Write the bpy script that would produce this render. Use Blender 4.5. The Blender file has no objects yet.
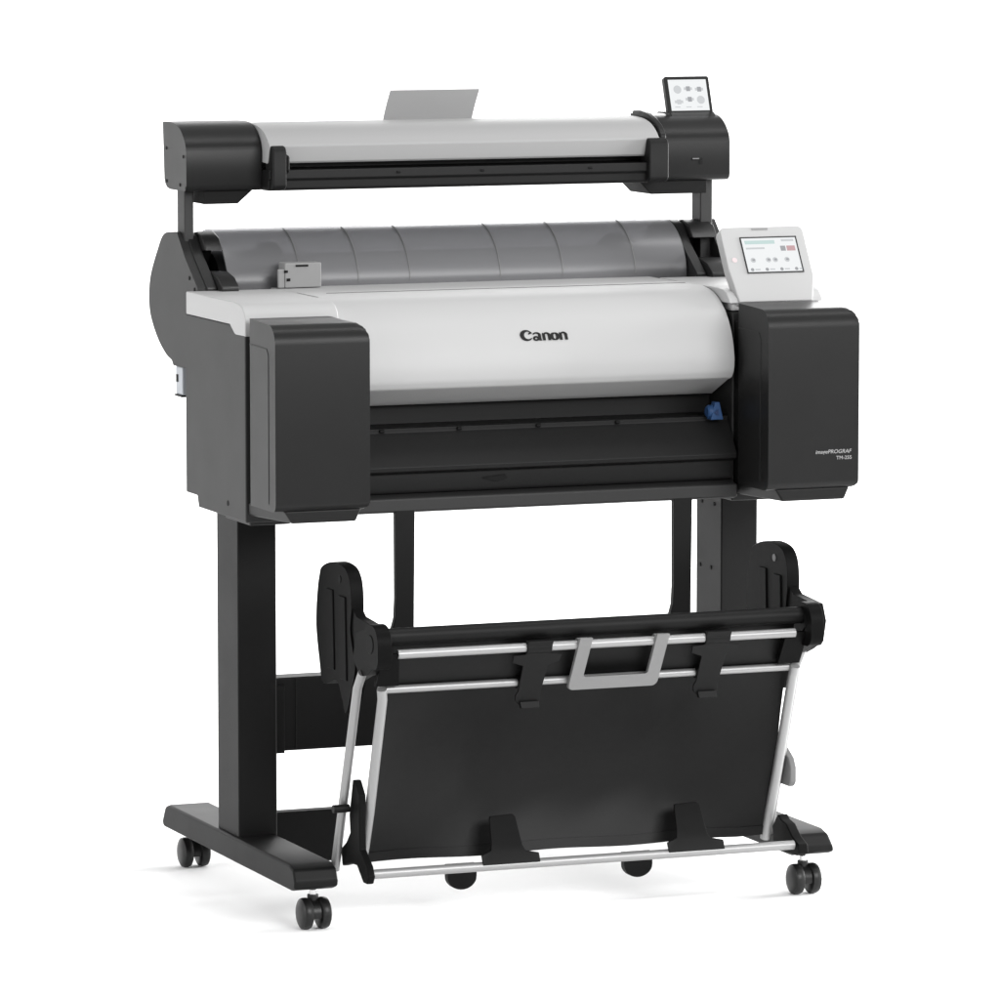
import bpy, bmesh, math
from mathutils import Vector, Matrix
R = math.radians
scene = bpy.context.scene
COL = scene.collection

# ------------------------------------------------------------------ materials
TONE = 0.84     # base colours are set for the exposure used below
def mat(name, base, rough=0.5, metal=0.0, spec=0.5, grain=0.0, gscale=900.0, vary=0.0,
        emit=None, estr=0.0, alpha=1.0, sheen=0.0):
    m = bpy.data.materials.new(name); m.use_nodes = True
    nt = m.node_tree; N = nt.nodes; L = nt.links
    b = N['Principled BSDF']
    c = (base, base, base) if isinstance(base, (int, float)) else base
    c = tuple(v * TONE for v in c); spec *= TONE
    b.inputs['Base Color'].default_value = (*c, 1)
    b.inputs['Roughness'].default_value = rough
    b.inputs['Metallic'].default_value = metal
    b.inputs['Specular IOR Level'].default_value = spec
    b.inputs['Alpha'].default_value = alpha
    if sheen: b.inputs['Sheen Weight'].default_value = sheen
    tc = N.new('ShaderNodeTexCoord')
    if vary:
        n = N.new('ShaderNodeTexNoise'); n.inputs['Scale'].default_value = 14; n.inputs['Detail'].default_value = 4
        L.new(tc.outputs['Object'], n.inputs['Vector'])
        mr = N.new('ShaderNodeMapRange')
        mr.inputs['To Min'].default_value = rough - vary; mr.inputs['To Max'].default_value = rough + vary
        L.new(n.outputs['Fac'], mr.inputs['Value']); L.new(mr.outputs['Result'], b.inputs['Roughness'])
    if grain:
        n = N.new('ShaderNodeTexNoise'); n.inputs['Scale'].default_value = gscale; n.inputs['Detail'].default_value = 2
        L.new(tc.outputs['Object'], n.inputs['Vector'])
        bp = N.new('ShaderNodeBump'); bp.inputs['Strength'].default_value = grain; bp.inputs['Distance'].default_value = 0.00012
        L.new(n.outputs['Fac'], bp.inputs['Height']); L.new(bp.outputs['Normal'], b.inputs['Normal'])
    if emit is not None:
        b.inputs['Emission Color'].default_value = (*emit, 1); b.inputs['Emission Strength'].default_value = estr
    return m

CHAR   = mat('charcoal_plastic', 0.0145, 0.37, spec=0.18, grain=0.25, vary=0.04)
BODY   = mat('charcoal_body', 0.025, 0.52, spec=0.32, grain=0.2, vary=0.03)
BLACK  = mat('black_plastic', 0.006, 0.5, spec=0.16, grain=0.1, vary=0.04)
LEGM   = mat('black_painted_steel', 0.0055, 0.5, spec=0.18, grain=0.2, vary=0.04)
VOID   = mat('deep_black', 0.004, 0.7, spec=0.2)
SILVER = mat('silver_plastic', 0.47, 0.45, spec=0.10, vary=0.03)
LIDM   = mat('scanner_silver', 0.36, 0.5, spec=0.08, vary=0.03)
STEEL  = mat('satin_steel', 0.34, 0.42, metal=0.5, vary=0.05)
CHROME = mat('bright_steel', 0.7, 0.2, metal=1.0)
CLOTH  = mat('black_cloth', 0.0045, 0.45, spec=0.19, grain=0.5, gscale=1400)
GREYP  = mat('grey_plastic', 0.22, 0.5, spec=0.2)
GUIDE  = mat('grey_sheet', 0.36, 0.55, spec=0.3)
TYRE   = mat('caster_black', 0.008, 0.38, spec=0.35, grain=0.05)
BLUE   = mat('blue_plastic', (0.022, 0.065, 0.17), 0.5, spec=0.3)
LOGO   = mat('logo_ink', 0.012, 0.5, spec=0.2)
PRINTW = mat('pale_print', 0.32, 0.5, spec=0.2)
SPOOLM = mat('spool_black', 0.012, 0.5)
PAPER  = mat('roll_paper', 0.7, 0.7, spec=0.2)
SCREEN = mat('lit_screen', 0.05, 0.12, spec=0.5, emit=(0.93, 0.95, 0.96), estr=0.74)
ICON   = mat('screen_icon_grey', 0.05, 0.2, emit=(0.36, 0.37, 0.39), estr=0.7)
ICONL  = mat('screen_icon_pale', 0.05, 0.2, emit=(0.66, 0.68, 0.70), estr=0.7)
ICONG  = mat('screen_icon_teal', 0.05, 0.2, emit=(0.60, 0.78, 0.76), estr=0.7)
ICONR  = mat('screen_icon_red', 0.05, 0.2, emit=(0.62, 0.36, 0.38), estr=0.7)
BEZEL  = mat('bezel_dark', 0.02, 0.35)

def smoke():
    m = bpy.data.materials.new('smoked_clear_plastic'); m.use_nodes = True
    nt = m.node_tree; N = nt.nodes; L = nt.links
    b = N['Principled BSDF']
    b.inputs['Base Color'].default_value = (0.225, 0.225, 0.232, 1)
    b.inputs['Roughness'].default_value = 0.30
    b.inputs['Specular IOR Level'].default_value = 0.5
    tr = N.new('ShaderNodeBsdfTransparent'); tr.inputs['Color'].default_value = (0.66, 0.66, 0.675, 1)
    mx = N.new('ShaderNodeMixShader'); mx.inputs['Fac'].default_value = 0.53
    L.new(b.outputs['BSDF'], mx.inputs[1]); L.new(tr.outputs['BSDF'], mx.inputs[2])
    L.new(mx.outputs['Shader'], N['Material Output'].inputs['Surface'])
    return m
SMOKE = smoke()

# ------------------------------------------------------------------ mesh builder
def cr(pts, n=6, closed=False):
    """Catmull-Rom through the points"""
    P = [Vector(p) for p in pts]; out = []
    m = len(P); rng = range(m if closed else m - 1)
    for i in rng:
        p1, p2 = P[i], P[(i + 1) % m]
        p0 = P[i - 1] if (i > 0 or closed) else p1 * 2 - p2
        p3 = P[(i + 2) % m] if (i + 2 < m or closed) else p2 * 2 - p1
        for k in range(n):
            t = k / n
            out.append(0.5 * ((2 * p1) + (p2 - p0) * t + (2 * p0 - 5 * p1 + 4 * p2 - p3) * t * t + (3 * p1 - p0 - 3 * p2 + p3) * t ** 3))
    if not closed: out.append(P[-1])
    return [tuple(v) for v in out]

class MB:
    def __init__(s): s.bm = bmesh.new()
    def _mi(s, fs, mi):
        for f in fs: f.material_index = mi
    def prism(s, prof, x0, x1, mi=0, axis='x'):
        """prof: list of (a,b); axis x -> (y,z), y -> (x,z), z -> (x,y)"""
        def pt(a, b, c):
            return {'x': (c, a, b), 'y': (a, c, b), 'z': (a, b, c)}[axis]
        A = [s.bm.verts.new(pt(a, b, x0)) for a, b in prof]
        B = [s.bm.verts.new(pt(a, b, x1)) for a, b in prof]
        n = len(prof); fs = [s.bm.faces.new(A), s.bm.faces.new(B[::-1])]
        for i in range(n):
            fs.append(s.bm.faces.new((A[i], B[i], B[(i + 1) % n], A[(i + 1) % n])))
        s._mi(fs, mi); return s
    def loft(s, prof4, mi=0):
        """closed (y,z,x0,x1) profile"""
        A = [s.bm.verts.new((x0, y, z)) for y, z, x0, x1 in prof4]
        B = [s.bm.verts.new((x1, y, z)) for y, z, x0, x1 in prof4]
        n = len(prof4); fs = [s.bm.faces.new(A), s.bm.faces.new(B[::-1])]
        for i in range(n):
            fs.append(s.bm.faces.new((A[i], B[i], B[(i + 1) % n], A[(i + 1) % n])))
        s._mi(fs, mi); return s
    def box(s, x0, x1, y0, y1, z0, z1, mi=0):
        return s.prism([(y0, z0), (y1, z0), (y1, z1), (y0, z1)], x0, x1, mi)
    def hexa(s, c8, mi=0):
        """eight corners: bottom four, top four, same order"""
        v = [s.bm.verts.new(c) for c in c8]
        fs = [s.bm.faces.new([v[i] for i in q]) for q in ((3, 2, 1, 0), (4, 5, 6, 7), (0, 1, 5, 4), (1, 2, 6, 5), (2, 3, 7, 6), (3, 0, 4, 7))]
        s._mi(fs, mi); return s
    def tube(s, pts, r, seg=16, mi=0, cap=True):
        P = [Vector(p) for p in pts]; rings = []; up = None
        rr = r if isinstance(r, (list, tuple)) else [r] * len(P)
        for i, p in enumerate(P):
            d = (P[min(i + 1, len(P) - 1)] - P[max(i - 1, 0)]).normalized()
            a = d.orthogonal().normalized() if up is None else (up - d * up.dot(d)).normalized()
            up = a; b = d.cross(a)
            rings.append([s.bm.verts.new(p + (a * math.cos(t) + b * math.sin(t)) * rr[i]) for t in (2 * math.pi * k / seg for k in range(seg))])
        fs = []
        for A, B in zip(rings, rings[1:]):
            for k in range(seg):
                fs.append(s.bm.faces.new((A[k], A[(k + 1) % seg], B[(k + 1) % seg], B[k])))
        if cap:
            fs.append(s.bm.faces.new(rings[0][::-1])); fs.append(s.bm.faces.new(rings[-1]))
        s._mi(fs, mi); return s
    def lathe_x(s, cx, cy, cz, prof, seg=40, mi=0):
        """prof: list of (dx, radius) about the x axis"""
        rings = []
        for dx, r in prof:
            if r <= 1e-6: rings.append([s.bm.verts.new((cx + dx, cy, cz))])
            else: rings.append([s.bm.verts.new((cx + dx, cy + r * math.cos(t), cz + r * math.sin(t))) for t in (2 * math.pi * k / seg for k in range(seg))])
        fs = []
        for A, B in zip(rings, rings[1:]):
            for k in range(seg):
                a = A[k % len(A)], A[(k + 1) % len(A)]; b = B[k % len(B)], B[(k + 1) % len(B)]
                vs = []
                for v in (a[0], b[0], b[1], a[1]):
                    if v not in vs: vs.append(v)
                if len(vs) > 2: fs.append(s.bm.faces.new(vs))
        s._mi(fs, mi); return s
    def face(s, pts, mi=0):
        f = s.bm.faces.new([s.bm.verts.new(p) for p in pts]); f.material_index = mi; return s
    def build(s, name, mats, parent=None, bevel=0.0, seg=2, smooth=True, tri=False, angle=35):
        bm = s.bm
        bmesh.ops.recalc_face_normals(bm, faces=bm.faces)
        if tri: bmesh.ops.triangulate(bm, faces=[f for f in bm.faces if len(f.verts) > 4])
        me = bpy.data.meshes.new(name); bm.to_mesh(me); bm.free()
        for m in (mats if isinstance(mats, (list, tuple)) else [mats]): me.materials.append(m)
        if smooth:
            me.polygons.foreach_set('use_smooth', [True] * len(me.polygons))
            me.set_sharp_from_angle(angle=R(angle))
        o = bpy.data.objects.new(name, me); COL.objects.link(o)
        if parent: o.parent = parent
        if bevel:
            md = o.modifiers.new('edges', 'BEVEL'); md.width = bevel; md.segments = seg
            md.limit_method = 'ANGLE'; md.angle_limit = R(angle); md.harden_normals = True
        return o

def rrect(a0, a1, b0, b1, r, n=6):
    """rounded rectangle; r = (r00, r10, r11, r01)"""
    if not isinstance(r, (list, tuple)): r = (r,) * 4
    out = []
    for (ca, cb, sa, sb, t0, rad) in ((a0, b0, 1, 1, 180, r[0]), (a1, b0, -1, 1, 270, r[1]), (a1, b1, -1, -1, 0, r[2]), (a0, b1, 1, -1, 90, r[3])):
        if rad <= 0: out.append((ca, cb)); continue
        for k in range(n + 1):
            t = R(t0 + 90 * k / n)
            out.append((ca + sa * rad + rad * math.cos(t), cb + sb * rad + rad * math.sin(t)))
    return out

# ------------------------------------------------------------------ setting: one white studio sweep
mb = MB()
prof = [(-1.75, 0.0), (7.0, 0.0)] + [(7.0 + 2.5 * math.sin(R(a)), 2.5 - 2.5 * math.cos(R(a))) for a in range(6, 91, 6)] + [(9.5, 6.0)]
va = [[mb.bm.verts.new((x, y, z)) for y, z in prof] for x in (-7.0, 12.0)]
for i in range(len(prof) - 1):
    mb.bm.faces.new((va[0][i], va[1][i], va[1][i + 1], va[0][i + 1]))
FLOORM = mat('white_paper_sweep', 0.96 / TONE, 0.8, spec=0.1, grain=0.05, gscale=60)
fl = mb.build('floor', FLOORM)
fl['kind'] = 'structure'

# ------------------------------------------------------------------ the printer
PR = bpy.data.objects.new('large_format_printer', None); COL.objects.link(PR)
PR.empty_display_size = 0.2
PR['label'] = 'charcoal and silver wide format printer with top scanner, on wheeled stand with black catch basket'
PR['category'] = 'printer'

# --- body ---------------------------------------------------------------
side = [(0.095, 0.645), (0.095, 0.9305), (-0.1985, 0.9305), (-0.1985, 0.627), (0.033, 0.627), (0.040, 0.645)]
mb = MB()
mb.prism(side, -0.491, -0.337); mb.prism(side, 0.333, 0.491)
mb.box(-0.336, 0.332, 0.0, 0.095, 0.640, 0.960)
mb.prism([(-0.215, 0.634), (-0.226, 0.637), (-0.226, 0.657), (-0.205, 0.662), (0.0, 0.662), (0.0, 0.634)], -0.335, 0.331)
mb.box(-0.468, -0.40, -0.150, -0.03, 0.616, 0.628)
body = mb.build('printer_body', BODY, PR, bevel=0.0025)
# recessed screw holes in the left flank
for (y, z) in ((-0.113, 0.649),):
    MB().lathe_x(-0.4905, y, z, [(-0.001, 0.0), (-0.001, 0.0045), (0.002, 0.0045)], 14).build('screw', VOID, body)

# --- paper outlet between the two ink covers -----------------------------
mb = MB()
mb.prism([(-0.002, 0.800), (-0.002, 0.663), (-0.204, 0.663), (-0.207, 0.668), (-0.207, 0.694), (-0.222, 0.699), (-0.223, 0.706),
          (-0.192, 0.752), (-0.187, 0.757), (-0.187, 0.764), (-0.174, 0.765), (-0.168, 0.7635), (-0.115, 0.7635), (-0.113, 0.800)], -0.3355, 0.3315)
out = mb.build('paper_outlet', mat('outlet_black', 0.012, 0.5, spec=0.16, grain=0.1), PR, bevel=0.0015)
for x in (-0.262, -0.132, 0.002, 0.138):
    MB().lathe_x(x, -0.1885, 0.7605, [(-0.0035, 0), (-0.0035, 0.0028), (0.0035, 0.0028), (0.0035, 0)], 12).build('rail_notch', VOID, out)
mb = MB()
mb.prism([(-0.1, 0.683), (-0.062, 0.687), (-0.058, 0.681), (-0.075, 0.676)], -0.2095, -0.2055, axis='y')
mb.build('hand_recess', VOID, out)
# dark flared corner beside the cover and blue lever
mb = MB()
c = (0.301, -0.196, 0.7725)
mb.lathe_x(c[0], c[1], c[2], [(-0.012, 0), (-0.012, 0.008), (-0.009, 0.0105), (0.004, 0.0115), (0.008, 0.009), (0.009, 0)], 20)
mb.hexa([(0.292, -0.208, 0.760), (0.314, -0.208, 0.760), (0.314, -0.19, 0.760), (0.292, -0.19, 0.760),
         (0.300, -0.206, 0.788), (0.308, -0.206, 0.788), (0.308, -0.192, 0.788), (0.300, -0.192, 0.788)])
lev = mb.build('release_lever', BLUE, PR, bevel=0.0012)
MB().prism([(0.297, 0.7715), (0.3045, 0.7765), (0.3045, 0.7665)], -0.2090, -0.2075, axis='y').build('arrow_mark', mat('dark_blue', (0.01, 0.03, 0.1), 0.5), lev)

# --- ink tank covers ------------------------------------------------------
def ink_cover(x0, x1):
    mb = MB()
    # front cap: yz profile with large top-front fillet, lofted; right top corner rounded by x-z clip
    yz = [(-0.2215, 0.657)] + [(-0.325, 0.657)] + [(-0.3255 - 0.0135 * math.sin(R(a)), 0.6705 - 0.0135 * math.cos(R(a))) for a in range(15, 91, 15)]
    n = 8
    yz += [(-0.309 - 0.030 * math.cos(R(90 * k / n)), 0.914 + 0.030 * math.sin(R(90 * k / n))) for k in range(n + 1)]
    yz += [(-0.2215, 0.947)]
    # sweep the profile in x with the corner radius on the right-hand edge
    r = 0.026; cols = [(x0, 0.0), (x1 - r, 0.0)]
    for k in range(1, 7):
        t = R(90 * k / 6); cols.append((x1 - r + r * math.sin(t), r * (1 - math.cos(t))))
    rings = []
    for (x, d) in cols:
        ring = []
        for (y, z) in yz:
            zz = z
            if z > 0.9: zz = min(z, 0.947 - d) if z > 0.947 - d else z
            # lower right corner, smaller radius
            rl = 0.010
            if x > x1 - rl and z < 0.69:
                q = rl - math.sqrt(max(rl * rl - (x - (x1 - rl)) ** 2, 0)); zz = max(zz, 0.657 + q)
            ring.append(mb.bm.verts.new((x, y, zz)))
        rings.append(ring)
    m = len(yz)
    for A, B in zip(rings, rings[1:]):
        for i in range(m):
            try: mb.bm.faces.new((A[i], A[(i + 1) % m], B[(i + 1) % m], B[i]))
            except ValueError: pass
    mb.bm.faces.new(rings[0]); mb.bm.faces.new(rings[-1][::-1])
    bmesh.ops.remove_doubles(mb.bm, verts=mb.bm.verts, dist=1e-5)
    o = mb.build('ink_tank_cover', CHAR, PR, bevel=0.0022, seg=3, angle=40)
    # side panel line: a shallow raised plate with a dark groove round it
    g = MB()
    g.box(x0 - 0.0006, x0 + 0.003, -0.3085, -0.3062, 0.668, 0.897)
    g.prism([(-0.3085, 0.897), (-0.3062, 0.897), (-0.300, 0.9045), (-0.2215, 0.9065), (-0.2215, 0.9087), (-0.301, 0.9066)], x0 - 0.0006, x0 + 0.003)
    g.build('panel_seam', mat('seam_dark', 0.012, 0.6), o)
    s = MB()
    s.hexa([(x0 + 0.030, -0.330, 0.6385), (x1 - 0.020, -0.330, 0.6385), (x1 - 0.012, -0.20, 0.6385), (x0 + 0.004, -0.20, 0.6385),
            (x0 + 0.016, -0.332, 0.6585), (x1 - 0.012, -0.332, 0.6585), (x1 - 0.006, -0.20, 0.6585), (x0 + 0.003, -0.20, 0.6585)])
    s.build('bottom_skirt', CHAR, o, bevel=0.003)
    return o
ink_cover(-0.491, -0.337)
ICR = ink_cover(0.3335, 0.491)
# dark joint between body flank and ink cover
for xa, xb in ((-0.476, -0.34), (0.336, 0.476)):
    MB().box(xa, xb, -0.224, -0.197, 0.657, 0.917).build('cover_joint', VOID, body)

def text_mesh(txt, size, shear=0.0, fit=None):
    cu = bpy.data.curves.new('lettering', 'FONT'); cu.body = txt; cu.size = size; cu.shear = shear
    cu.offset = size * 0.012
    tmp = bpy.data.objects.new('lettering', cu); COL.objects.link(tmp)
    dg = bpy.context.evaluated_depsgraph_get(); dg.update()
    me = bpy.data.meshes.new_from_object(tmp.evaluated_get(dg))
    bpy.data.objects.remove(tmp)
    return me
def place_text(txt, x0, x1, z0, h, y, parent, shear=0.0):
    me = text_mesh(txt, 1.0, shear)
    xs = [v.co.x for v in me.vertices]; ys = [v.co.y for v in me.vertices]
    capi = 0.70
    for v in me.vertices:
        v.co = Vector((x0 + (v.co.x - min(xs)) / (max(xs) - min(xs)) * (x1 - x0) if False else 0, 0, 0)) if False else v.co
    sx = (x1 - x0) / (max(xs) - min(xs)); mx = min(xs)
    for v in me.vertices:
        a, b = v.co.x, v.co.y
        v.co = Vector((x0 + (a - mx) * sx, y, z0 + b / capi * h))
    me.materials.append(PRINTW)
    o = bpy.data.objects.new('product_lettering', me); COL.objects.link(o); o.parent = parent
    return o
place_text('imagePROGRAF', 0.4155, 0.4785, 0.7135, 0.0060, -0.3397, ICR, 0.2)
place_text('TM-255', 0.4515, 0.4785, 0.7035, 0.0056, -0.3397, ICR, 0.0)

# --- silver lid round the body --------------------------------------------
lidp = [(0.088, 0.931), (0.088, 0.967), (-0.150, 0.967), (-0.172, 0.9655), (-0.186, 0.961), (-0.1965, 0.952), (-0.2, 0.944), (-0.2, 0.917), (-0.155, 0.9165), (-0.149, 0.918), (-0.126, 0.931)]
mb = MB()
mb.prism(lidp, -0.4915, -0.3375)
mb.prism([(0.088, 0.945), (0.088, 0.967), (-0.150, 0.967), (-0.172, 0.9655), (-0.186, 0.961), (-0.1965, 0.952), (-0.2, 0.945)], 0.3275, 0.4915)
mb.box(0.336, 0.4905, -0.19, 0.085, 0.932, 0.944)
mb.box(-0.337, 0.327, 0.0, 0.135, 0.960, 0.9665)
lid = mb.build('top_lid', SILVER, PR, bevel=0.0022, seg=3)

# --- front cover -----------------------------------------------------------
curve = cr([(-0.095, 0.9676), (-0.135, 0.9615), (-0.167, 0.9480), (-0.195, 0.9260), (-0.215, 0.8960), (-0.2245, 0.8650), (-0.2235, 0.8420), (-0.2150, 0.8285)], 6)
lower = [(0, 0), (-0.2080, 0.8255), (-0.2000, 0.8235), (-0.1360, 0.7955)]
pr = [(0.0, 0.9676), (-0.05, 0.9676)] + curve + lower[1:]
inner = [(-0.1325, 0.7965), (-0.134, 0.8010), (-0.195, 0.8350), (-0.200, 0.8650), (-0.15, 0.9350), (-0.08, 0.9600), (0.0, 0.9610)]
p4 = []
for (y, z) in pr:
    xr = 0.3255
    p4.append((y, z, -0.3355, xr))
p4 += [(y, z, -0.3355, 0.3255) for y, z in inner]
mb = MB(); mb.loft(p4)
cover = mb.build('front_cover', SILVER, PR, bevel=0.0016, tri=True, angle=38)
# thin parting line along the back of the cover
MB().box(-0.30, 0.318, -0.043, -0.0395, 0.9660, 0.9683).build('parting_line', mat('lid_seam', 0.12, 0.6), cover)

# logo lettering: heavy wedge-serif letters laid on the curved cover
arc = [0.0]
for a, b in zip(pr, pr[1:]): arc.append(arc[-1] + math.hypot(a[0] - b[0], a[1] - b[1]))
def on_cover(s):
    for i in range(len(arc) - 1):
        if arc[i + 1] >= s:
            t = (s - arc[i]) / max(arc[i + 1] - arc[i], 1e-9)
            y = pr[i][0] + (pr[i + 1][0] - pr[i][0]) * t; z = pr[i][1] + (pr[i + 1][1] - pr[i][1]) * t
            d = Vector((pr[i + 1][0] - pr[i][0], pr[i + 1][1] - pr[i][1])).normalized()
            return y, z, Vector((d[1], -d[0]))
S0 = None
for i in range(len(pr)):
    if pr[i][1] <= 0.8970: S0 = arc[i - 1] + (arc[i] - arc[i - 1]) * (pr[i - 1][1] - 0.8970) / (pr[i - 1][1] - pr[i][1]); break
LX0, LU, LV = -0.0388, 0.0245, 0.0190      # left edge, x-height unit in metres
def lp(u, v, lift):
    y, z, nrm = on_cover(S0 - v * LV)
    if nrm[0] > 0: nrm = -nrm
    return (LX0 + u * LU, y + nrm[0] * lift, z + nrm[1] * lift)
mb = MB(); _l = [0.0007]
def stroke(pts):
    """pts: (u, v, du, dv) a ribbon between p-(d) and p+(d)"""
    _l[0] += 0.00004
    pts = [(u, v, du * 1.14, dv * 1.14) for u, v, du, dv in pts]
    A = [mb.bm.verts.new(lp(u - du, v - dv, _l[0])) for u, v, du, dv in pts]
    B = [mb.bm.verts.new(lp(u + du, v + dv, _l[0])) for u, v, du, dv in pts]
    for i in range(len(pts) - 1): mb.bm.faces.new((A[i], A[i + 1], B[i + 1], B[i]))
def arcst(cu, cv, ru, rv, a0, a1, thick, n=14):
    ps = []
    for k in range(n + 1):
        a = R(a0 + (a1 - a0) * k / n); w = thick(k / n) / 2
        ps.append((cu + ru * math.cos(a), cv + rv * math.sin(a), w * math.cos(a), w * math.sin(a)))
    stroke(ps)
def poly(pts):
    _l[0] += 0.00004
    mb.bm.faces.new([mb.bm.verts.new(lp(u, v, _l[0])) for u, v in pts])
bell = lambda lo, hi: (lambda t: lo + (hi - lo) * math.sin(math.pi * t) ** 1.3)
# C with an inward spur
arcst(0.54, 0.50, 0.36, 0.42, 38, 322, bell(0.07, 0.26))
poly([(0.74, 0.84), (0.86, 0.78), (0.91, 0.68), (0.62, 0.55), (0.60, 0.60)])
# a
arcst(1.12, 0.20, 0.15, 0.15, 0, 360, lambda t: 0.14, 16)
arcst(1.17, 0.50, 0.22, 0.20, 165, 10, lambda t: 0.09 + 0.09 * t, 8)
stroke([(1.38, 0.56, 0.09, 0), (1.38, 0.14, 0.09, 0), (1.42, 0.0, 0.09, 0)])
# n o n
def letter_n(u):
    stroke([(u + 0.02, 0.70, 0.0, 0), (u + 0.09, 0.60, 0.09, 0), (u + 0.09, 0.0, 0.09, 0)])
    arcst(u + 0.28, 0.44, 0.18, 0.22, 165, 0, lambda t: 0.10 + 0.10 * t, 8)
    stroke([(u + 0.46, 0.46, 0.09, 0), (u + 0.46, 0.0, 0.09, 0)])
letter_n(1.58)
arcst(2.42, 0.34, 0.21, 0.29, 0, 360, lambda t: 0.10 + 0.12 * abs(math.cos(2 * math.pi * t)), 24)
letter_n(2.75)
mb.build('logo_lettering', LOGO, cover, smooth=False)

# --- control panel ----------------------------------------------------------
# tilted slab: bottom edge forward, top edge back
pb, pt_ = Vector((0, -0.2045, 0.9475)), Vector((0, -0.134, 1.0625))
du = (pt_ - pb); PH = du.length; du.normalize(); dn = Vector((0, du.z, -du.y)) * -1.0   # outward normal (towards the front)
if dn.y > 0: dn = -dn
PX0 = 0.3370
def pp(u, v, n=0.0): return Vector((PX0 + u, 0, 0)) + pb + du * v + dn * n
PWB, PW = 0.1285, 0.1465
outl = [(0.006, 0.0), (0.006 + PWB, 0.0), (PW, 0.045), (PW, PH - 0.008), (PW - 0.003, PH - 0.002), (PW - 0.008, PH), (0.008, PH), (0.003, PH - 0.002), (0.0, PH - 0.008), (0.0, 0.06)]
mb = MB()
A = [mb.bm.verts.new(pp(u, v, 0)) for u, v in outl]; B = [mb.bm.verts.new(pp(u, v, -0.020)) for u, v in outl]
n = len(outl); mb.bm.faces.new(A); mb.bm.faces.new(B[::-1])
for i in range(n): mb.bm.faces.new((A[i], B[i], B[(i + 1) % n], A[(i + 1) % n]))
cp = mb.build('control_panel', mat('panel_light_grey', 0.44, 0.4, spec=0.2), PR, bevel=0.0018, seg=3)
def rect(mb, u0, u1, v0, v1, nn, f, mi=0):
    mb.face([f(u0, v0, nn), f(u1, v0, nn), f(u1, v1, nn), f(u0, v1, nn)], mi)
def disc(mb, u, v, r, nn, f, mi=0, seg=14):
    mb.face([f(u + r * math.cos(2 * math.pi * k / seg), v + r * math.sin(2 * math.pi * k / seg), nn) for k in range(seg)], mi)
mb = MB()
u0, u1, v0, v1 = 0.031, 0.1305, 0.050, 0.1155
for (a0, a1, b0, b1) in ((u0, u1, v0, v0 + 0.002), (u0, u1, v1 - 0.002, v1), (u0, u0 + 0.002, v0 + 0.0021, v1 - 0.0021), (u1 - 0.002, u1, v0 + 0.0021, v1 - 0.0021)):
    c8 = [pp(a0, b0, 0.0004), pp(a1, b0, 0.0004), pp(a1, b1, 0.0004), pp(a0, b1, 0.0004), pp(a0, b0, 0.0016), pp(a1, b0, 0.0016), pp(a1, b1, 0.0016), pp(a0, b1, 0.0016)]
    mb.hexa(c8, 1)
rect(mb, u0 + 0.0015, u1 - 0.0015, v0 + 0.0015, v1 - 0.0015, 0.0007, pp, 0)
W_, H_ = u1 - u0, v1 - v0
F = lambda a: u0 + a * W_
G = lambda b: v0 + b * H_
rect(mb, F(0.07), F(0.60), G(0.80), G(0.90), 0.0011, pp, 4)
rect(mb, F(0.07), F(0.40), G(0.66), G(0.71), 0.0011, pp, 3)
rect(mb, F(0.68), F(0.77), G(0.60), G(0.74), 0.0011, pp, 2)
rect(mb, F(0.79), F(0.94), G(0.60), G(0.74), 0.0011, pp, 5)
rect(mb, F(0.72), F(0.94), G(0.86), G(0.92), 0.0011, pp, 3)
for a in (0.15, 0.42, 0.54, 0.75): disc(mb, F(a), G(0.36), 0.0046, 0.0011, pp, 6); rect(mb, F(a) - 0.0016, F(a) + 0.0030, G(0.36) - 0.0016, G(0.36) + 0.0020, 0.0014, pp, 2)
for a in (0.10, 0.36, 0.62, 0.88):
    disc(mb, F(a), G(0.10), 0.0030, 0.0011, pp, 2)
    rect(mb, F(a) + 0.005, F(a) + 0.014, G(0.08), G(0.12), 0.0011, pp, 3)
mb.build('display', [SCREEN, BEZEL, ICON, ICONL, ICONG, ICONR, ICONL], cp, smooth=False)
mb = MB()
mb.hexa([pp(0.056, PH - 0.0065, 0.0003), pp(0.084, PH - 0.0065, 0.0003), pp(0.084, PH - 0.0035, 0.0003), pp(0.056, PH - 0.0035, 0.0003),
         pp(0.056, PH - 0.0065, 0.001), pp(0.084, PH - 0.0065, 0.001), pp(0.084, PH - 0.0035, 0.001), pp(0.056, PH - 0.0035, 0.001)])
mb.build('status_lamp', mat('lamp_grey', 0.25, 0.4), cp)
mb = MB(); disc(mb, 0.014, 0.075, 0.0045, 0.0005, pp); mb.build('touch_mark', mat('pale_pink', (0.62, 0.52, 0.53), 0.4), cp, smooth=False)

# --- roll feed at the back ---------------------------------------------------
prof = cr([(0.122, 0.962), (0.122, 0.980), (0.130, 1.002), (0.146, 1.024), (0.170, 1.043), (0.200, 1.0545), (0.235, 1.055), (0.268, 1.044), (0.292, 1.022), (0.305, 0.990), (0.308, 0.955)], 5)
inn = [(y + (0.2 - y) * 0.035, z - 0.0035 if z > 1.0 else z) for y, z in prof][::-1]
mb = MB(); mb.prism(prof + inn, -0.409, 0.392)
rc = mb.build('roll_cover', SMOKE, PR, tri=True)
for x in (-0.286, -0.186, -0.097, 0.061, 0.171, 0.300):
    m2 = MB(); q = [(y - (0.2 - y) * 0.004, z + 0.0006) for y, z in prof[3:27]]; q2 = [(y + (0.2 - y) * 0.05, z - 0.005) for y, z in prof[3:27]][::-1]
    m2.prism(q + q2, x - 0.0007, x + 0.0007); m2.build('cover_rib', mat('rib_smoke', 0.15, 0.5), rc, tri=True)
mb = MB()
mb.lathe_x(0, 0.225, 0.955, [(-0.29, 0), (-0.29, 0.058), (0.29, 0.058), (0.29, 0)], 48)
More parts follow.
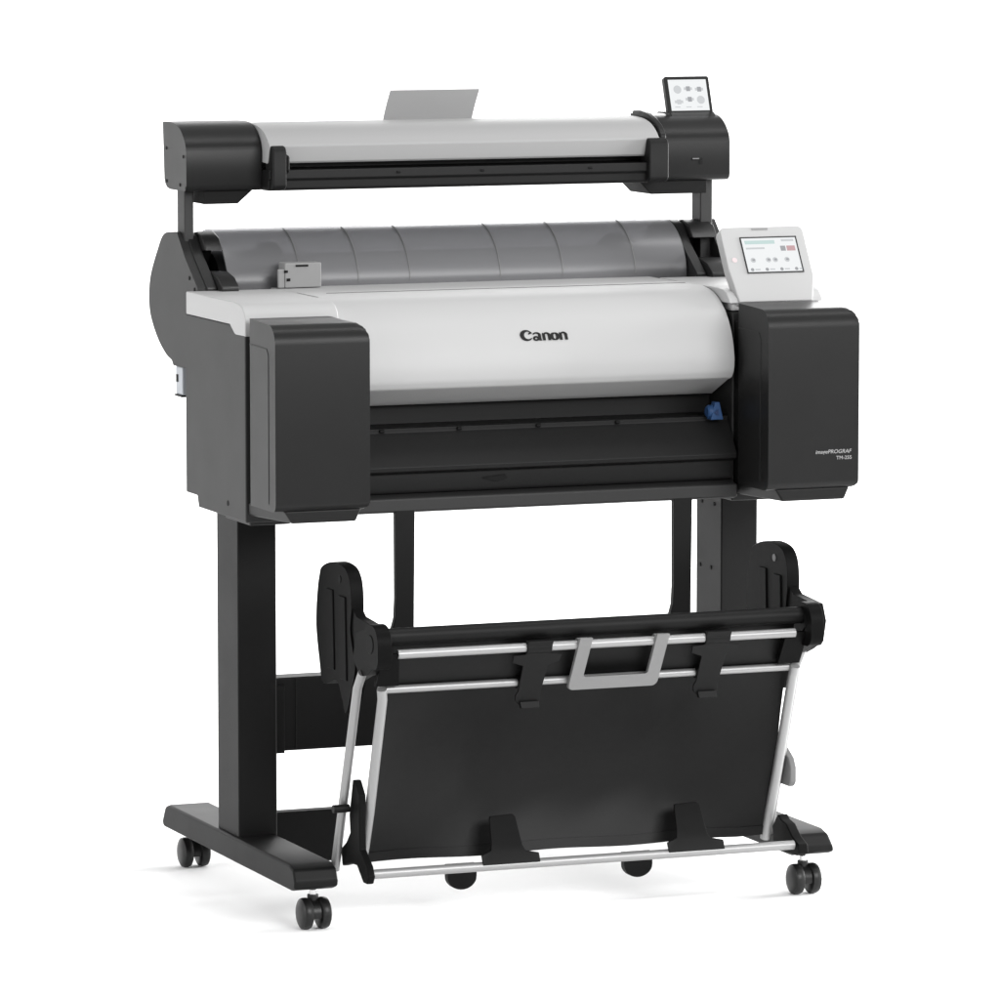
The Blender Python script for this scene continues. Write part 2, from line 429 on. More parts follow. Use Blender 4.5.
sp = mb.build('paper_spool', PAPER, PR)
MB().prism([(0.205 + (y - 0.205) * 0.955, 0.955 + (z - 0.955) * 0.955) for y, z in prof], 0.3850, 0.3905).build('end_plate', SPOOLM, rc, tri=True)
for x, w in ((-0.305, 1), (0.305, -1)):
    MB().lathe_x(x, 0.222, 0.955, [(-0.012, 0), (-0.012, 0.074), (-0.008, 0.078), (0.008, 0.078), (0.012, 0.074), (0.012, 0)], 48).build('spool_flange', SPOOLM, sp)
for xa, xb in ((-0.409, -0.319), (0.319, 0.393)):
    MB().lathe_x(xa, 0.222, 0.955, [(0, 0), (0, 0.066), (xb - xa, 0.066), (xb - xa, 0)], 36).build('spool_hub', SPOOLM, sp)
mb = MB(); mb.box(-0.3245, -0.262, 0.088, 0.119, 0.9675, 1.0075)
mb.prism([(0.088, 0.9675), (0.088, 0.998), (0.094, 0.998), (0.094, 0.9675)], -0.336, -0.3245)
sb = mb.build('feed_block', mat('feed_block_grey', 0.265, 0.5, spec=0.3), PR, bevel=0.002)
mb = MB(); mb.box(-0.306, -0.285, 0.0865, 0.0885, 1.0015, 1.0045)
mb.box(-0.3255, -0.3195, 0.0865, 0.0885, 0.992, 0.996).box(-0.3215, -0.3155, 0.0865, 0.0885, 0.9785, 0.983)
mb.build('slot', VOID, sb)

# side frames that carry the roll
outline = cr([(0.200, 1.0550), (0.258, 1.0480), (0.292, 1.0200), (0.328, 0.9780), (0.338, 0.9450), (0.334, 0.9170), (0.315, 0.8930), (0.285, 0.8700), (0.250, 0.8530), (0.222, 0.8460)], 5)
def side_frame(xa, xb, out):
    fr = outline + [(0.214, 0.838), (0.09, 0.838), (0.088, 0.972), (0.150, 1.016), (0.190, 1.054)]
    mb = MB(); mb.prism(fr, xa, xb)
    return mb.build('side_frame', BODY, PR, bevel=0.003, tri=True)
sfl = side_frame(-0.472, -0.458, -1)
sfr = side_frame(0.458, 0.472, 1)
# inner cheek with sloping front and hand recess
for xa, xb, par in ((-0.4575, -0.410, sfl), (0.394, 0.4575, sfr)):
    mb = MB()
    back = [(0.300, 1.00), (0.262, 1.044)]
    top = [(0.262, 1.046), (0.190, 1.055), (0.160, 1.046), (0.143, 1.027), (0.200, 1.023), (0.215, 0.990), (0.119, 0.995), (0.085, 0.988), (0.062, 0.974), (0.062, 0.968), (0.10, 0.90), (0.30, 0.90), (0.305, 0.99)]
    mb.prism(top, xa + 0.018, xb)
    mb.prism([(0.262, 1.046), (0.205, 1.0545), (0.180, 1.048), (0.150, 1.018), (0.084, 0.972), (0.084, 0.968), (0.12, 0.90), (0.30, 0.90), (0.305, 0.99)], xa, xa + 0.0178)
    mb.build('inner_cheek', mat('cheek_black', 0.014, 0.42, grain=0.1), par, bevel=0.002, tri=True)
for y, z in ((0.128, 0.985), (0.102, 0.968), (0.124, 0.930)):
    MB().lathe_x(-0.4722, y, z, [(-0.0008, 0), (-0.0008, 0.0035), (0.001, 0.0035)], 12).build('screw', VOID, sfl)
mb = MB(); mb.box(-0.468, -0.43, 0.1795, 0.2145, 0.792, 0.837)
so = mb.build('power_socket', mat('socket_grey', (0.42, 0.44, 0.47), 0.5), PR, bevel=0.002)
MB().box(-0.4692, -0.4675, 0.200, 0.209, 0.812, 0.824).build('socket_hole', VOID, so)
MB().box(-0.469, -0.44, 0.181, 0.2155, 0.7885, 0.7918).build('socket_rim', BLACK, so)

# --- scanner -----------------------------------------------------------------
mb = MB()
mb.prism([(0.110, 1.1225), (0.105, 1.1265), (0.1045, 1.1390), (0.100, 1.1420), (0.100, 1.1560), (0.165, 1.1560), (0.165, 1.1680), (0.26, 1.1680), (0.27, 1.15), (0.27, 1.1225)], -0.3455, 0.345)
SC = mb.build('scanner', mat('scanner_black', 0.008, 0.45, spec=0.2, grain=0.1), PR, bevel=0.0015)
for x in (-0.125, 0.02, 0.21):
    MB().lathe_x(x, 0.1005, 1.149, [(-0.003, 0), (-0.003, 0.0022), (0.003, 0.0022), (0.003, 0)], 10).build('notch', VOID, SC)
lp_ = cr([(0.262, 1.2255), (0.225, 1.2275), (0.190, 1.2270), (0.162, 1.2245), (0.138, 1.2185), (0.119, 1.2090), (0.1035, 1.1965)], 5)
lidprof = lp_ + [(0.1025, 1.1935), (0.1110, 1.1690), (0.115, 1.1660), (0.165, 1.1690), (0.262, 1.1690)]
mb = MB(); mb.prism(lidprof, -0.3445, 0.334)
mb.build('lid', LIDM, SC, bevel=0.0012, tri=True, angle=30)
capp = cr([(0.255, 1.2300), (0.215, 1.2305), (0.188, 1.2280), (0.166, 1.2205), (0.150, 1.2090), (0.140, 1.1970), (0.1365, 1.1860)], 4) + [(0.1360, 1.1330), (0.1385, 1.1265), (0.145, 1.1225), (0.222, 1.1225), (0.236, 1.1250), (0.245, 1.1310), (0.249, 1.138), (0.255, 1.2235)]
capL = MB().prism(capp, -0.4735, -0.346).build('end_cover', CHAR, SC, bevel=0.003, seg=3, tri=True, angle=40)
capR = MB().prism(capp, 0.3465, 0.4755).build('end_cover', CHAR, SC, bevel=0.010, seg=4, tri=True, angle=40)
for y, z in ((0.150, 1.178), (0.236, 1.188), (0.236, 1.135), (0.168, 1.132), (0.138, 1.128)):
    MB().lathe_x(-0.4738, y, z, [(-0.0006, 0), (-0.0006, 0.0028), (0.001, 0.0028)], 12).build('screw', VOID, SC)
mb = MB(); mb.box(0.4065, 0.4255, 0.1352, 0.1370, 1.1555, 1.1600, 0); mb.box(0.4075, 0.4195, 0.1348, 0.1356, 1.1580, 1.1595, 1)
mb.box(0.4200, 0.4255, 0.1350, 0.1366, 1.1490, 1.1552, 0)
mb.build('usb_port', [VOID, GREYP], SC)
# raised hinge shoulder at the inner end of the right cover
mb = MB()
mb.prism([(0.115, 1.200), (0.128, 1.214), (0.150, 1.225), (0.175, 1.233), (0.205, 1.237), (0.235, 1.236), (0.235, 1.17), (0.115, 1.17)], 0.3405, 0.352)
mb.build('hinge_shoulder', CHAR, SC, bevel=0.003)
# paper edge guides in front of the flap
for xa, xb, zt in ((-0.343, -0.319, 1.195), (0.311, 0.3462, 1.196)):
    mb = MB(); mb.prism([(0.099, 1.124), (0.090, 1.130), (0.090, zt - 0.010), (0.094, zt - 0.003), (0.102, zt), (0.128, zt), (0.128, 1.124)], xa, xb)
    if xa < 0: mb.prism([(0.100, 1.150), (0.092, 1.155), (0.092, 1.178), (0.102, 1.181), (0.128, 1.181), (0.128, 1.150)], xb, xb + 0.006)
    mb.build('edge_guide', mat('guide_black', 0.010, 0.5, spec=0.15, grain=0.1), SC, bevel=0.003)
mb = MB()
mb.hexa([(-0.4395, 0.15, 1.1010), (-0.3820, 0.15, 1.1010), (-0.3820, 0.24, 1.1010), (-0.4395, 0.24, 1.1010), (-0.4395, 0.15, 1.1222), (-0.3575, 0.15, 1.1222), (-0.3575, 0.24, 1.1222), (-0.4395, 0.24, 1.1222)])
mb.build('mounting_bracket', VOID, SC, bevel=0.001)
mb = MB()
mb.hexa([(0.340, 0.15, 1.1005), (0.440, 0.15, 1.1005), (0.440, 0.24, 1.1005), (0.340, 0.24, 1.1005), (0.318, 0.15, 1.1222), (0.440, 0.15, 1.1222), (0.440, 0.24, 1.1222), (0.318, 0.24, 1.1222)])
mb.build('mounting_bracket', VOID, SC, bevel=0.001)
# posts from the frame up to the scanner
for xa, xb in ((-0.4640, -0.4480), (0.4400, 0.4620)):
    MB().box(xa, xb, 0.176, 0.213, 0.965, 1.1222).build('scanner_post', BODY, PR, bevel=0.002)
# rear paper guide sheet
mb = MB()
g = lambda x, y, z: (x, y, z)
sheetp = cr([(0.337, 1.19), (0.326, 1.221), (0.309, 1.248), (0.290, 1.2725)], 5)
mb.prism(sheetp + [(y + 0.003, z + 0.001) for y, z in sheetp[::-1]], -0.0675, 0.0905)
mb.build('document_guide', GUIDE, PR, bevel=0.0012, tri=True)
# touchscreen on the right end
tb, tt = Vector((0.391, 0.196, 1.2285)), Vector((0.391, 0.219, 1.2915))
tdu = tt - tb; TH = tdu.length; tdu.normalize(); tdn = Vector((0, -tdu.z, tdu.y))
def tp(u, v, n=0.0): return tb + Vector((u, 0, 0)) + tdu * v + tdn * n
TW = 0.081
ol = rrect(0, TW, 0, TH, (0.001, 0.001, 0.004, 0.004), 4)
mb = MB(); A = [mb.bm.verts.new(tp(u, v, 0)) for u, v in ol]; B = [mb.bm.verts.new(tp(u, v, -0.011)) for u, v in ol]
n = len(ol); mb.bm.faces.new(A); mb.bm.faces.new(B[::-1])
for i in range(n): mb.bm.faces.new((A[i], B[i], B[(i + 1) % n], A[(i + 1) % n]))
ts = mb.build('touchscreen', CHAR, PR, bevel=0.001)
MB().hexa([(0.388, 0.170, 1.2200), (0.474, 0.170, 1.2200), (0.474, 0.255, 1.2200), (0.388, 0.255, 1.2200), (0.390, 0.194, 1.2330), (0.4725, 0.194, 1.2330), (0.4725, 0.245, 1.2330), (0.390, 0.245, 1.2330)]).build('stand_base', CHAR, ts, bevel=0.003)
mb = MB(); rect(mb, 0.006, TW - 0.006, 0.007, TH - 0.006, 0.0006, tp, 0)
tf = lambda a: 0.006 + a * (TW - 0.012)
tg = lambda b: 0.007 + b * (TH - 0.013)
for (a, b, mi, kind) in ((0.22, 0.68, 2, 0), (0.50, 0.70, 1, 1), (0.79, 0.68, 1, 1), (0.22, 0.28, 2, 1), (0.51, 0.36, 1, 1), (0.80, 0.34, 2, 0)):
    if kind == 0: disc(mb, tf(a), tg(b), 0.0072, 0.0010, tp, mi)
    else:
        rect(mb, tf(a) - 0.0075, tf(a) + 0.0075, tg(b) - 0.0022, tg(b) + 0.0026, 0.0010, tp, 2)
        rect(mb, tf(a) - 0.0036, tf(a) + 0.0036, tg(b) - 0.0042, tg(b) + 0.0042, 0.0013, tp, mi)
for k in range(3): rect(mb, tf(0.1 + 0.29 * k), tf(0.24 + 0.29 * k), tg(0.10), tg(0.13), 0.0010, tp, 2)
mb.build('display', [SCREEN, ICON, ICONL], ts, smooth=False)

# --- stand -------------------------------------------------------------------
for sgn in (-1, 1):
    xo, xi = 0.4505 * sgn, 0.3855 * sgn
    mb = MB(); mb.box(min(xo, xi), max(xo, xi), -0.039, 0.064, 0.100, 0.628)
    lg = mb.build('leg', LEGM, PR, bevel=0.0025)
    if sgn > 0:
        for y, z in ((0.046, 0.494), (0.002, 0.494), (0.040, 0.600), (-0.010, 0.600)):
            MB().lathe_x(xi - 0.0004, y, z, [(0.001, 0.0035), (-0.0006, 0.0035), (-0.0006, 0)], 12).build('screw', VOID, lg)
    # foot: long bar with sloped ends
    a, b = (-0.458, -0.386) if sgn < 0 else (0.384, 0.462)
    so, bo = (0.0, 0.0) if sgn < 0 else (0.0, 0.011)
    mb = MB()
    yz = [(-0.306, 0.064), (-0.322, 0.069), (-0.3245, 0.080), (-0.316, 0.098), (-0.296, 0.1045), (0.296, 0.1045), (0.312, 0.100), (0.331, 0.070), (0.325, 0.064)]
    ins = lambda z: (z - 0.064) / 0.04 * bo
    mb.loft([(y, z, a + (0.006 if (z < 0.066 and sgn > 0) else 0), b - ins(z)) for y, z in yz])
    ft = mb.build('foot', LEGM, PR, bevel=0.004, seg=3, tri=True)

cas = None
for (x, y, rz) in ((-0.4165, -0.296, 0), (-0.4165, 0.2905, 0), (0.4160, -0.3035, 0), (0.4160, 0.2905, 0)):
    mb = MB()
    mb.lathe_x(0, 0, 0, [(0, 0), (0, 0.001), (0.0001, 0.001), (0.0001, 0)], 6)
    mb.bm.clear()
    mb.tube([(0, 0.004, 0.050), (0, 0.004, 0.062)], 0.0055, 12, 1)
    hood = [(0.020 * math.cos(R(t)), 0.0245 + 0.021 * math.sin(R(t))) for t in range(-15, 196, 15)]
    mb.prism(hood, -0.0075, 0.0075)
    mb.tube([(0, 0.004, 0.036), (0, 0.004, 0.054)], 0.009, 14)
    mb.tube([(-0.017, 0, 0.0245), (0.017, 0, 0.0245)], 0.006, 12)
    c = mb.build('caster', [TYRE, CHROME], PR, bevel=0.001)
    c.location = (x, y, 0)
    for s in (-1, 1):
        w = MB(); r = 0.0248
        w.lathe_x(0, 0, 0, [(-0.0085, 0), (-0.0085, 0.010), (-0.0085, r * 0.80), (-0.0065, r * 0.95), (-0.003, r), (0.003, r), (0.0065, r * 0.95), (0.0088, r * 0.78), (0.0105, 0.010), (0.0105, 0)] if s > 0 else
                  [(-0.0105, 0), (-0.0105, 0.010), (-0.0088, r * 0.78), (-0.0065, r * 0.95), (-0.003, r), (0.003, r), (0.0065, r * 0.95), (0.0085, r * 0.80), (0.0085, 0.010), (0.0085, 0)], 36)
        wo = w.build('wheel', TYRE, c); wo.location = (0.0145 * s, 0, 0.0248)

mb = MB(); mb.box(-0.384, 0.384, -0.012, 0.030, 0.234, 0.3525)
st = mb.build('cross_beam', LEGM, PR, bevel=0.003)
MB().box(-0.345, -0.3435, -0.0128, -0.0118, 0.236, 0.351).box(-0.3845, -0.366, -0.020, 0.036, 0.232, 0.341).build('end_plate', BLACK, st, bevel=0.001)
mb = MB(); mb.box(-0.3855, -0.270, -0.006, 0.020, 0.050, 0.134)
mb.build('base_bracket', VOID, PR, bevel=0.003)

# paper guides from outlet down to basket
for x0, x1, fl_ in ((-0.2530, -0.2205, 1), (0.2205, 0.2525, 1)):
    mb = MB()
    L_ = [(x0, 0.640), (x0 + 0.0005, 0.500), (x0 - 0.001, 0.470), (x0 - 0.008, 0.445), (x0 - 0.012, 0.43)]
    mb.prism(L_ + [(x1 - 0.002, 0.43), (x1 - 0.0015, 0.50), (x1, 0.640)], -0.226, -0.214, axis='y')
    mb.build('paper_guide', BLACK, PR, bevel=0.0015, tri=True)

# --- catch basket --------------------------------------------------------------
top, bot = Vector((0, -0.392, 0.384)), Vector((0, -0.316, 0.104))
def sheet(t, bulge): # t 0 top .. 1 bottom
    p = top.lerp(bot, t); b = math.sin(math.pi * min(max((t - 0.0), 0), 1)) * bulge
    return p.y + b, p.z
mb = MB(); NX, NZ = 40, 20
XL, XR = -0.336, 0.343
front = []
for j in range(NZ + 1):
    t = j / NZ; row = []
    for i in range(NX + 1):
        s_ = i / NX; x = XL + (XR - XL) * s_
        e_ = min(s_, 1 - s_); y, z = sheet(t, 0.002 + 0.050 * min(1, e_ / 0.25) ** 0.8)
        # lower edge pulled back and slightly wavy between the clips, right corner cut upward
        z += 0.0016 * math.sin(s_ * 17.0) * t ** 3
        if t > 0.85 and s_ > 0.93: z += (s_ - 0.93) / 0.07 * (t - 0.85) / 0.15 * 0.003
        y += 0.0022 * math.sin(s_ * 9.0 + t * 3.0) * math.sin(math.pi * t) + 0.0012 * math.sin(s_ * 31 + t * 11) * math.sin(math.pi * t)
        xx = x
        row.append((xx, y, z))
    front.append(row)
V = [[mb.bm.verts.new(p) for p in r] for r in front]
V2 = [[mb.bm.verts.new((p[0], p[1] + 0.003, p[2])) for p in r] for r in front]
for j in range(NZ):
    for i in range(NX):
        mb.bm.faces.new((V[j][i], V[j + 1][i], V[j + 1][i + 1], V[j][i + 1]))
        mb.bm.faces.new((V2[j][i], V2[j][i + 1], V2[j + 1][i + 1], V2[j + 1][i]))
for i in range(NX):
    mb.bm.faces.new((V[0][i], V[0][i + 1], V2[0][i + 1], V2[0][i])); mb.bm.faces.new((V[NZ][i + 1], V[NZ][i], V2[NZ][i], V2[NZ][i + 1]))
for j in range(NZ):
    mb.bm.faces.new((V[j + 1][0], V[j][0], V2[j][0], V2[j + 1][0])); mb.bm.faces.new((V[j][NX], V[j + 1][NX], V2[j + 1][NX], V2[j][NX]))
BK = mb.build('basket', CLOTH, PR, angle=60)
mb = MB(); prev = None
for i in range(NX + 1):
    (xa, ya, za), (xb, yb, zb) = front[NZ - 1][i], front[NZ][i]
    ring = [mb.bm.verts.new(q) for q in ((xa, ya - 0.0013, za), (xb, yb - 0.0013, zb - 0.0015), (xb, yb + 0.0045, zb - 0.0015), (xa, ya + 0.0045, za))]
    if prev:
        for k in range(4): mb.bm.faces.new((prev[k], prev[(k + 1) % 4], ring[(k + 1) % 4], ring[k]))
    else: mb.bm.faces.new(ring)
    prev = ring
mb.bm.faces.new(prev[::-1])
mb.build('hem', CLOTH, BK, angle=40)
# upper cloth strip between the two top rods
mb = MB(); mb.prism([(-0.436, 0.462), (-0.430, 0.462), (-0.392, 0.386), (-0.398, 0.384)], -0.336, 0.337)
mb.build('cloth_strip', CLOTH, BK)
MB().tube([(-0.352, -0.432, 0.471), (0.362, -0.432, 0.471)], 0.0135, 24).build('roller', BLACK, BK)
MB().tube([(-0.333, -0.446, 0.4455), (0.332, -0.446, 0.4455)], 0.0072, 16).build('rod', STEEL, BK)
MB().tube([(-0.348, -0.404, 0.3855), (0.343, -0.404, 0.3855)], 0.0062, 16).build('rod', STEEL, BK)
MB().tube([(-0.352, -0.381, 0.0955), (0.362, -0.381, 0.0955)], 0.0075, 16).build('rod', STEEL, BK)
MB().tube([(-0.3460, -0.412, 0.388), (-0.3425, -0.405, 0.370), (-0.3400, -0.340, 0.185), (-0.3405, -0.318, 0.125), (-0.3420, -0.309, 0.098)], 0.0078, 16).build('tube', STEEL, BK)
MB().tube([(-0.3700, -0.392, 0.412), (-0.3700, -0.369, 0.385), (-0.3720, -0.270, 0.086)], 0.0072, 16).build('tube', STEEL, BK)
MB().tube([(0.3480, -0.414, 0.388), (0.3470, -0.406, 0.370), (0.3450, -0.352, 0.205), (0.3445, -0.322, 0.130), (0.3435, -0.312, 0.096)], 0.0078, 16).build('tube', STEEL, BK)
MB().tube([(0.3660, -0.402, 0.412), (0.3660, -0.380, 0.385), (0.3660, -0.276, 0.098)], 0.0072, 16).build('tube', STEEL, BK)
# clips over the top rods
def top_clip(xc):
    mb = MB(); th = 0.0035; f = -0.0085
    def py(z): return -0.4555 + (0.446 - z) * 0.62   # plane in front of the rods
    ol = [(-0.0200, 0.456), (0.0215, 0.456), (0.0215, 0.4345), (0.0400, 0.4330), (0.0390, 0.4215), (0.0205, 0.4150), (0.0190, 0.3720), (0.0170, 0.3560), (0.0120, 0.3470), (-0.0150, 0.3470), (-0.0230, 0.3560), (-0.0235, 0.3650), (-0.0190, 0.3720), (-0.0205, 0.4150), (-0.0390, 0.4215), (-0.0400, 0.4330), (-0.0200, 0.4345)]
    def yy(z): return py(z) if z > 0.372 else py(0.372) + (0.372 - z) * 0.15
    A = [mb.bm.verts.new((xc + u + (0.446 - z) * 0.03, yy(z), z)) for u, z in ol]
    B = [mb.bm.verts.new((xc + u + (0.446 - z) * 0.03, yy(z) + th, z)) for u, z in ol]
    n = len(ol); mb.bm.faces.new(A); mb.bm.faces.new(B[::-1])
    for i in range(n): mb.bm.faces.new((A[i], B[i], B[(i + 1) % n], A[(i + 1) % n]))
    # hook round the rods
    mb.tube([(xc - 0.0195, -0.446, 0.4455), (xc + 0.021, -0.446, 0.4455)], 0.0105, 20)
    mb.tube([(xc - 0.018, -0.404, 0.3855), (xc + 0.021, -0.404, 0.3855)], 0.0095, 20)
    mb.hexa([(xc - 0.013, yy(0.358) - 0.006, 0.3455), (xc + 0.017, yy(0.358) - 0.006, 0.3455), (xc + 0.017, yy(0.358) + 0.003, 0.3455), (xc - 0.013, yy(0.358) + 0.003, 0.3455),
             (xc - 0.015, yy(0.358) - 0.004, 0.3555), (xc + 0.016, yy(0.358) - 0.004, 0.3555), (xc + 0.016, yy(0.358) + 0.003, 0.3555), (xc - 0.015, yy(0.358) + 0.003, 0.3555)])
    return mb.build('clip', mat('clip_black', 0.007, 0.5, spec=0.15, grain=0.1), BK, bevel=0.001, tri=True)
top_clip(-0.103); top_clip(0.197)
def bottom_clip(xc):
    mb = MB(); th = 0.004
    def yy(z): return -0.3895 + max(0, z - 0.104) * 0.85 - 0.0
    ol = [(-0.0480, 0.0985), (0.0480, 0.0985), (0.0480, 0.1120), (0.0270, 0.1160), (0.0240, 0.1240), (0.0255, 0.1630), (0.0220, 0.1670), (-0.0170, 0.1650), (-0.0190, 0.1610), (-0.0260, 0.1300), (-0.0300, 0.1190), (-0.0480, 0.1130)]
    A = [mb.bm.verts.new((xc + u, yy(z), z)) for u, z in ol]; B = [mb.bm.verts.new((xc + u, yy(z) + th, z)) for u, z in ol]
    n = len(ol); mb.bm.faces.new(A); mb.bm.faces.new(B[::-1])
    for i in range(n): mb.bm.faces.new((A[i], B[i], B[(i + 1) % n], A[(i + 1) % n]))
    return mb.build('clip', mat('clip_black', 0.007, 0.5, spec=0.15, grain=0.1), BK, bevel=0.001, tri=True)
bottom_clip(-0.122); bottom_clip(0.192)
# grey pull handle on the top rods
mb = MB()
def hy(z): return -0.4585 + (0.4455 - z) * 0.60
hl, hr = -0.0285, 0.1005
hw, bt = 0.0104, 0.0108
zb_, rr_ = 0.3695, 0.009
ou = [(hl - hw, 0.4575)] + [(hl - hw + rr_ - rr_ * math.cos(R(a)), zb_ + rr_ - rr_ * math.sin(R(a))) for a in range(0, 91, 15)] + [(hr + hw - rr_ + rr_ * math.sin(R(a)), zb_ + rr_ - rr_ * math.cos(R(a))) for a in range(0, 91, 15)] + [(hr + hw, 0.4575)]
zi_, ri_ = zb_ + 2 * bt, 0.004
iu = [(hr - hw, 0.4575)] + [(hr - hw - ri_ + ri_ * math.cos(R(a)), zi_ + ri_ - ri_ * math.sin(R(a))) for a in range(0, 91, 30)] + [(hl + hw + ri_ - ri_ * math.sin(R(a)), zi_ + ri_ - ri_ * math.cos(R(a))) for a in range(0, 91, 30)] + [(hl + hw, 0.4575)]
hd = ou + iu
A = [mb.bm.verts.new((u, hy(z), z)) for u, z in hd]; B = [mb.bm.verts.new((u, hy(z) + 0.008, z)) for u, z in hd]
n = len(hd); mb.bm.faces.new(A); mb.bm.faces.new(B[::-1])
for i in range(n): mb.bm.faces.new((A[i], B[i], B[(i + 1) % n], A[(i + 1) % n]))
mb.tube([(hl - 0.0085, -0.446, 0.4455), (hl + 0.0085, -0.446, 0.4455)], 0.0105, 18); mb.tube([(hr - 0.0085, -0.446, 0.4455), (hr + 0.0085, -0.446, 0.4455)], 0.0105, 18)
mb.build('handle', GREYP, BK, bevel=0.002, seg=3, tri=True)
# end hinges and brackets
for xa, xb in ((-0.375, -0.352), (0.348, 0.370)):
    mb = MB(); xc = (xa + xb) / 2; w = (xb - xa) / 2
    mb.prism(rrect(-0.4735, -0.4090, 0.4245, 0.4925, (0.018, 0.024, 0.026, 0.030), 6), xa, xb)
    mb.lathe_x(xc, -0.440, 0.4620, [(-w - 0.0012, 0), (-w - 0.0012, 0.014), (-w + 0.001, 0.016), (w - 0.001, 0.016), (w + 0.0012, 0.014), (w + 0.0012, 0)], 28)
    mb.prism([(-0.455, 0.432), (-0.42, 0.412), (-0.385, 0.405), (-0.355, 0.43), (-0.365, 0.47), (-0.43, 0.488)], xa + 0.003, xb - 0.003)
    s_ = 1 if xa < 0 else -1
    x2 = sorted((xc + s_ * w * 0.5, xc + s_ * (w + 0.032)))
    mb.hexa([(x2[0], -0.418, 0.393), (x2[1], -0.418, 0.393), (x2[1], -0.408, 0.393), (x2[0], -0.408, 0.393), (x2[0], -0.452, 0.447), (x2[1] - (0.012 if s_ > 0 else 0), -0.452, 0.447), (x2[1] - (0.012 if s_ > 0 else 0), -0.440, 0.447), (x2[0], -0.440, 0.447)])
    hg = mb.build('hinge', mat('hinge_black', 0.004, 0.5, spec=0.06, grain=0.1), BK, bevel=0.002, tri=True)
# support arms (paddles)
arm = cr([(-0.212, 0.556), (-0.260, 0.568), (-0.310, 0.5655), (-0.333, 0.552), (-0.342, 0.530), (-0.343, 0.500), (-0.338, 0.470), (-0.350, 0.440), (-0.360, 0.415), (-0.345, 0.380), (-0.318, 0.338), (-0.300, 0.360), (-0.275, 0.385), (-0.215, 0.372), (-0.196, 0.410), (-0.183, 0.459), (-0.187, 0.505), (-0.198, 0.540)], 4, True)
for xa, xb in ((-0.3705, -0.3495), (0.3660, 0.3870)):
    mb = MB(); mb.prism(arm, xa, xb)
    mb.prism([(-0.325, 0.515), (-0.360, 0.494), (-0.400, 0.491), (-0.437, 0.488), (-0.450, 0.462), (-0.440, 0.428), (-0.405, 0.412), (-0.350, 0.392), (-0.322, 0.40)], xa + 0.003, xb - 0.002)
    ao = mb.build('support_arm', mat('arm_black', 0.0038, 0.55, spec=0.07, grain=0.1), BK, bevel=0.008, seg=4, tri=True, angle=50)
    MB().lathe_x(xa - 0.0004, -0.293, 0.545, [(0.002, 0.006), (-0.0006, 0.006), (-0.0006, 0)], 16).build('pivot_pin', VOID if xa < 0 else GREYP, ao)
    for y0, z0, z1 in ((-0.236, 0.525, 0.40), (-0.292, 0.520, 0.39)):
        MB().prism([(y0, z0), (y0 - 0.028, z0), (y0 - 0.034, z1), (y0 - 0.004, z1)], xa - 0.0024, xa + 0.001).build('stiffening_rib', ao.data.materials[0], ao, bevel=0.002)
# lower links between foot and bottom rod
for xa, xb in ((-0.3615, -0.3500), (0.3630, 0.3800)):
    mb = MB()
    mb.prism([(-0.322, 0.235), (-0.332, 0.236), (-0.352, 0.215), (-0.352, 0.165), (-0.354, 0.130), (-0.384, 0.109), (-0.393, 0.094), (-0.385, 0.081), (-0.368, 0.081), (-0.340, 0.103), (-0.315, 0.102), (-0.275, 0.092), (-0.268, 0.118), (-0.292, 0.132), (-0.310, 0.150), (-0.306, 0.178)] if xa < 0 else
             [(-0.330, 0.128), (-0.350, 0.124), (-0.372, 0.108), (-0.397, 0.098), (-0.399, 0.084), (-0.388, 0.079), (-0.300, 0.079), (-0.296, 0.112), (-0.318, 0.135)], xa, xb)
    lk = mb.build('link', mat('link_black', 0.004, 0.55, spec=0.08, grain=0.1), BK, bevel=0.002, tri=True)
    if xa > 0: MB().lathe_x(0.3815, -0.365, 0.1005, [(-0.003, 0), (0.0, 0.0045), (0.002, 0.004), (0.002, 0)], 14).build('bolt', CHROME, lk)
MB().tube([(-0.392, -0.318, 0.190), (-0.366, -0.318, 0.190)], 0.0065, 14).build('knob', BLACK, BK)
MB().prism([(-0.290, 0.182), (-0.339, 0.182), (-0.3465, 0.190), (-0.3465, 0.214), (-0.338, 0.228), (-0.312, 0.243), (-0.290, 0.243)], 0.3710, 0.3830).build('lock_lever', mat('lever_grey', 0.17, 0.5, spec=0.2), BK, bevel=0.003)
MB().tube([(-0.290, -0.245, 0.0715), (0.320, -0.245, 0.0715)], 0.005, 12).build('support_bar', BLACK, BK)
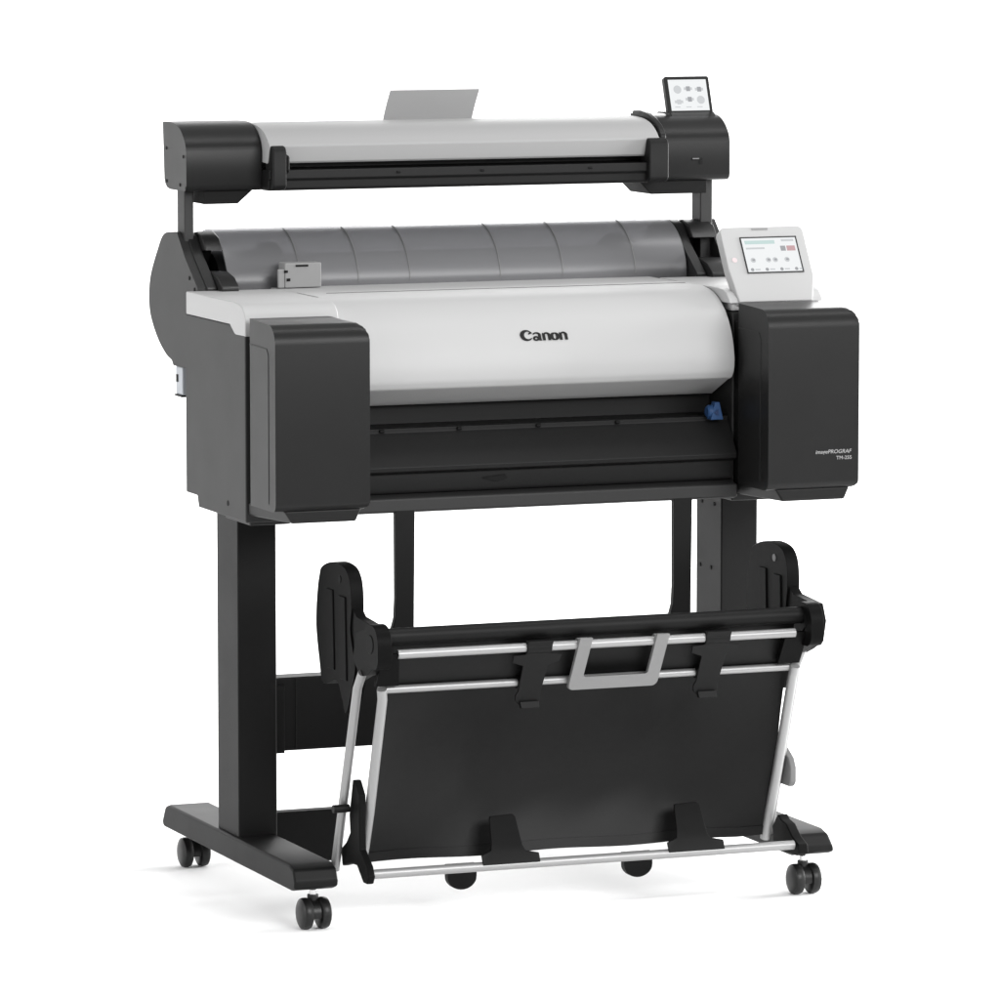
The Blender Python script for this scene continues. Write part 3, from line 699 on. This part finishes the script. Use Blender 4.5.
# half-round rollers hanging under the basket
for x in (-0.152, 0.1495):
    mb = MB(); mb.prism([(x + 0.0245 * math.cos(R(t)), 0.0565 + 0.0205 * math.sin(R(t))) for t in range(180, 361, 12)] + [(x + 0.0245, 0.0765), (x - 0.0245, 0.0765)], -0.252, -0.238, axis='y')
    mb.build('stop_foot', BLACK, BK, bevel=0.002, tri=True)

# ------------------------------------------------------------------ camera, light, world
cam = bpy.data.cameras.new('camera'); co = bpy.data.objects.new('camera', cam); COL.objects.link(co)
co.location = (-3.3087, -8.3966, 1.6464)
co.rotation_euler = (R(90 - 6.4784), 0, R(-21.5753))
cam.sensor_width = 36; cam.lens = 36 * 5.61852
cam.clip_start = 0.1; cam.clip_end = 200
scene.camera = co

w = bpy.data.worlds.new('World'); scene.world = w; w.use_nodes = True
w.node_tree.nodes['Background'].inputs['Color'].default_value = (1, 1, 1, 1)
w.node_tree.nodes['Background'].inputs['Strength'].default_value = 0.57

def area(name, loc, target, sx, sy, power):
    l = bpy.data.lights.new(name, 'AREA'); l.shape = 'RECTANGLE'; l.size = sx; l.size_y = sy; l.energy = power
    o = bpy.data.objects.new(name, l); COL.objects.link(o); o.location = loc
    d = Vector(target) - Vector(loc)
    o.rotation_euler = d.to_track_quat('-Z', 'Y').to_euler()
    return o
area('key_softbox', (1.2, -5.0, 2.5), (0.0, 0.0, 0.7), 2.8, 1.6, 190)
area('overhead_softbox', (1.3, -0.5, 4.4), (1.3, -0.5, 0), 2.6, 0.5, 42)
area('left_softbox', (-5.5, 0.2, 1.4), (0, 0.2, 0.2), 3.2, 2.2, 122)
area('right_softbox', (5.5, -0.2, 1.3), (0, -0.3, 0.0), 4.6, 2.4, 720)
area('rear_softbox', (3.2, 4.2, 2.5), (0.3, -0.4, 0.0), 3.4, 1.4, 100)
area('backdrop_softbox', (2.0, 4.5, 5.2), (2.0, 8.5, 1.5), 8.0, 2.0, 420)

scene.view_settings.view_transform = 'Standard'
scene.view_settings.look = 'None'
scene.view_settings.exposure = 0.22
scene.view_settings.gamma = 1.0
scene.view_settings.use_curve_mapping = False
scene.render.engine = 'CYCLES'
scene.cycles.use_denoising = True
scene.cycles.max_bounces = 8
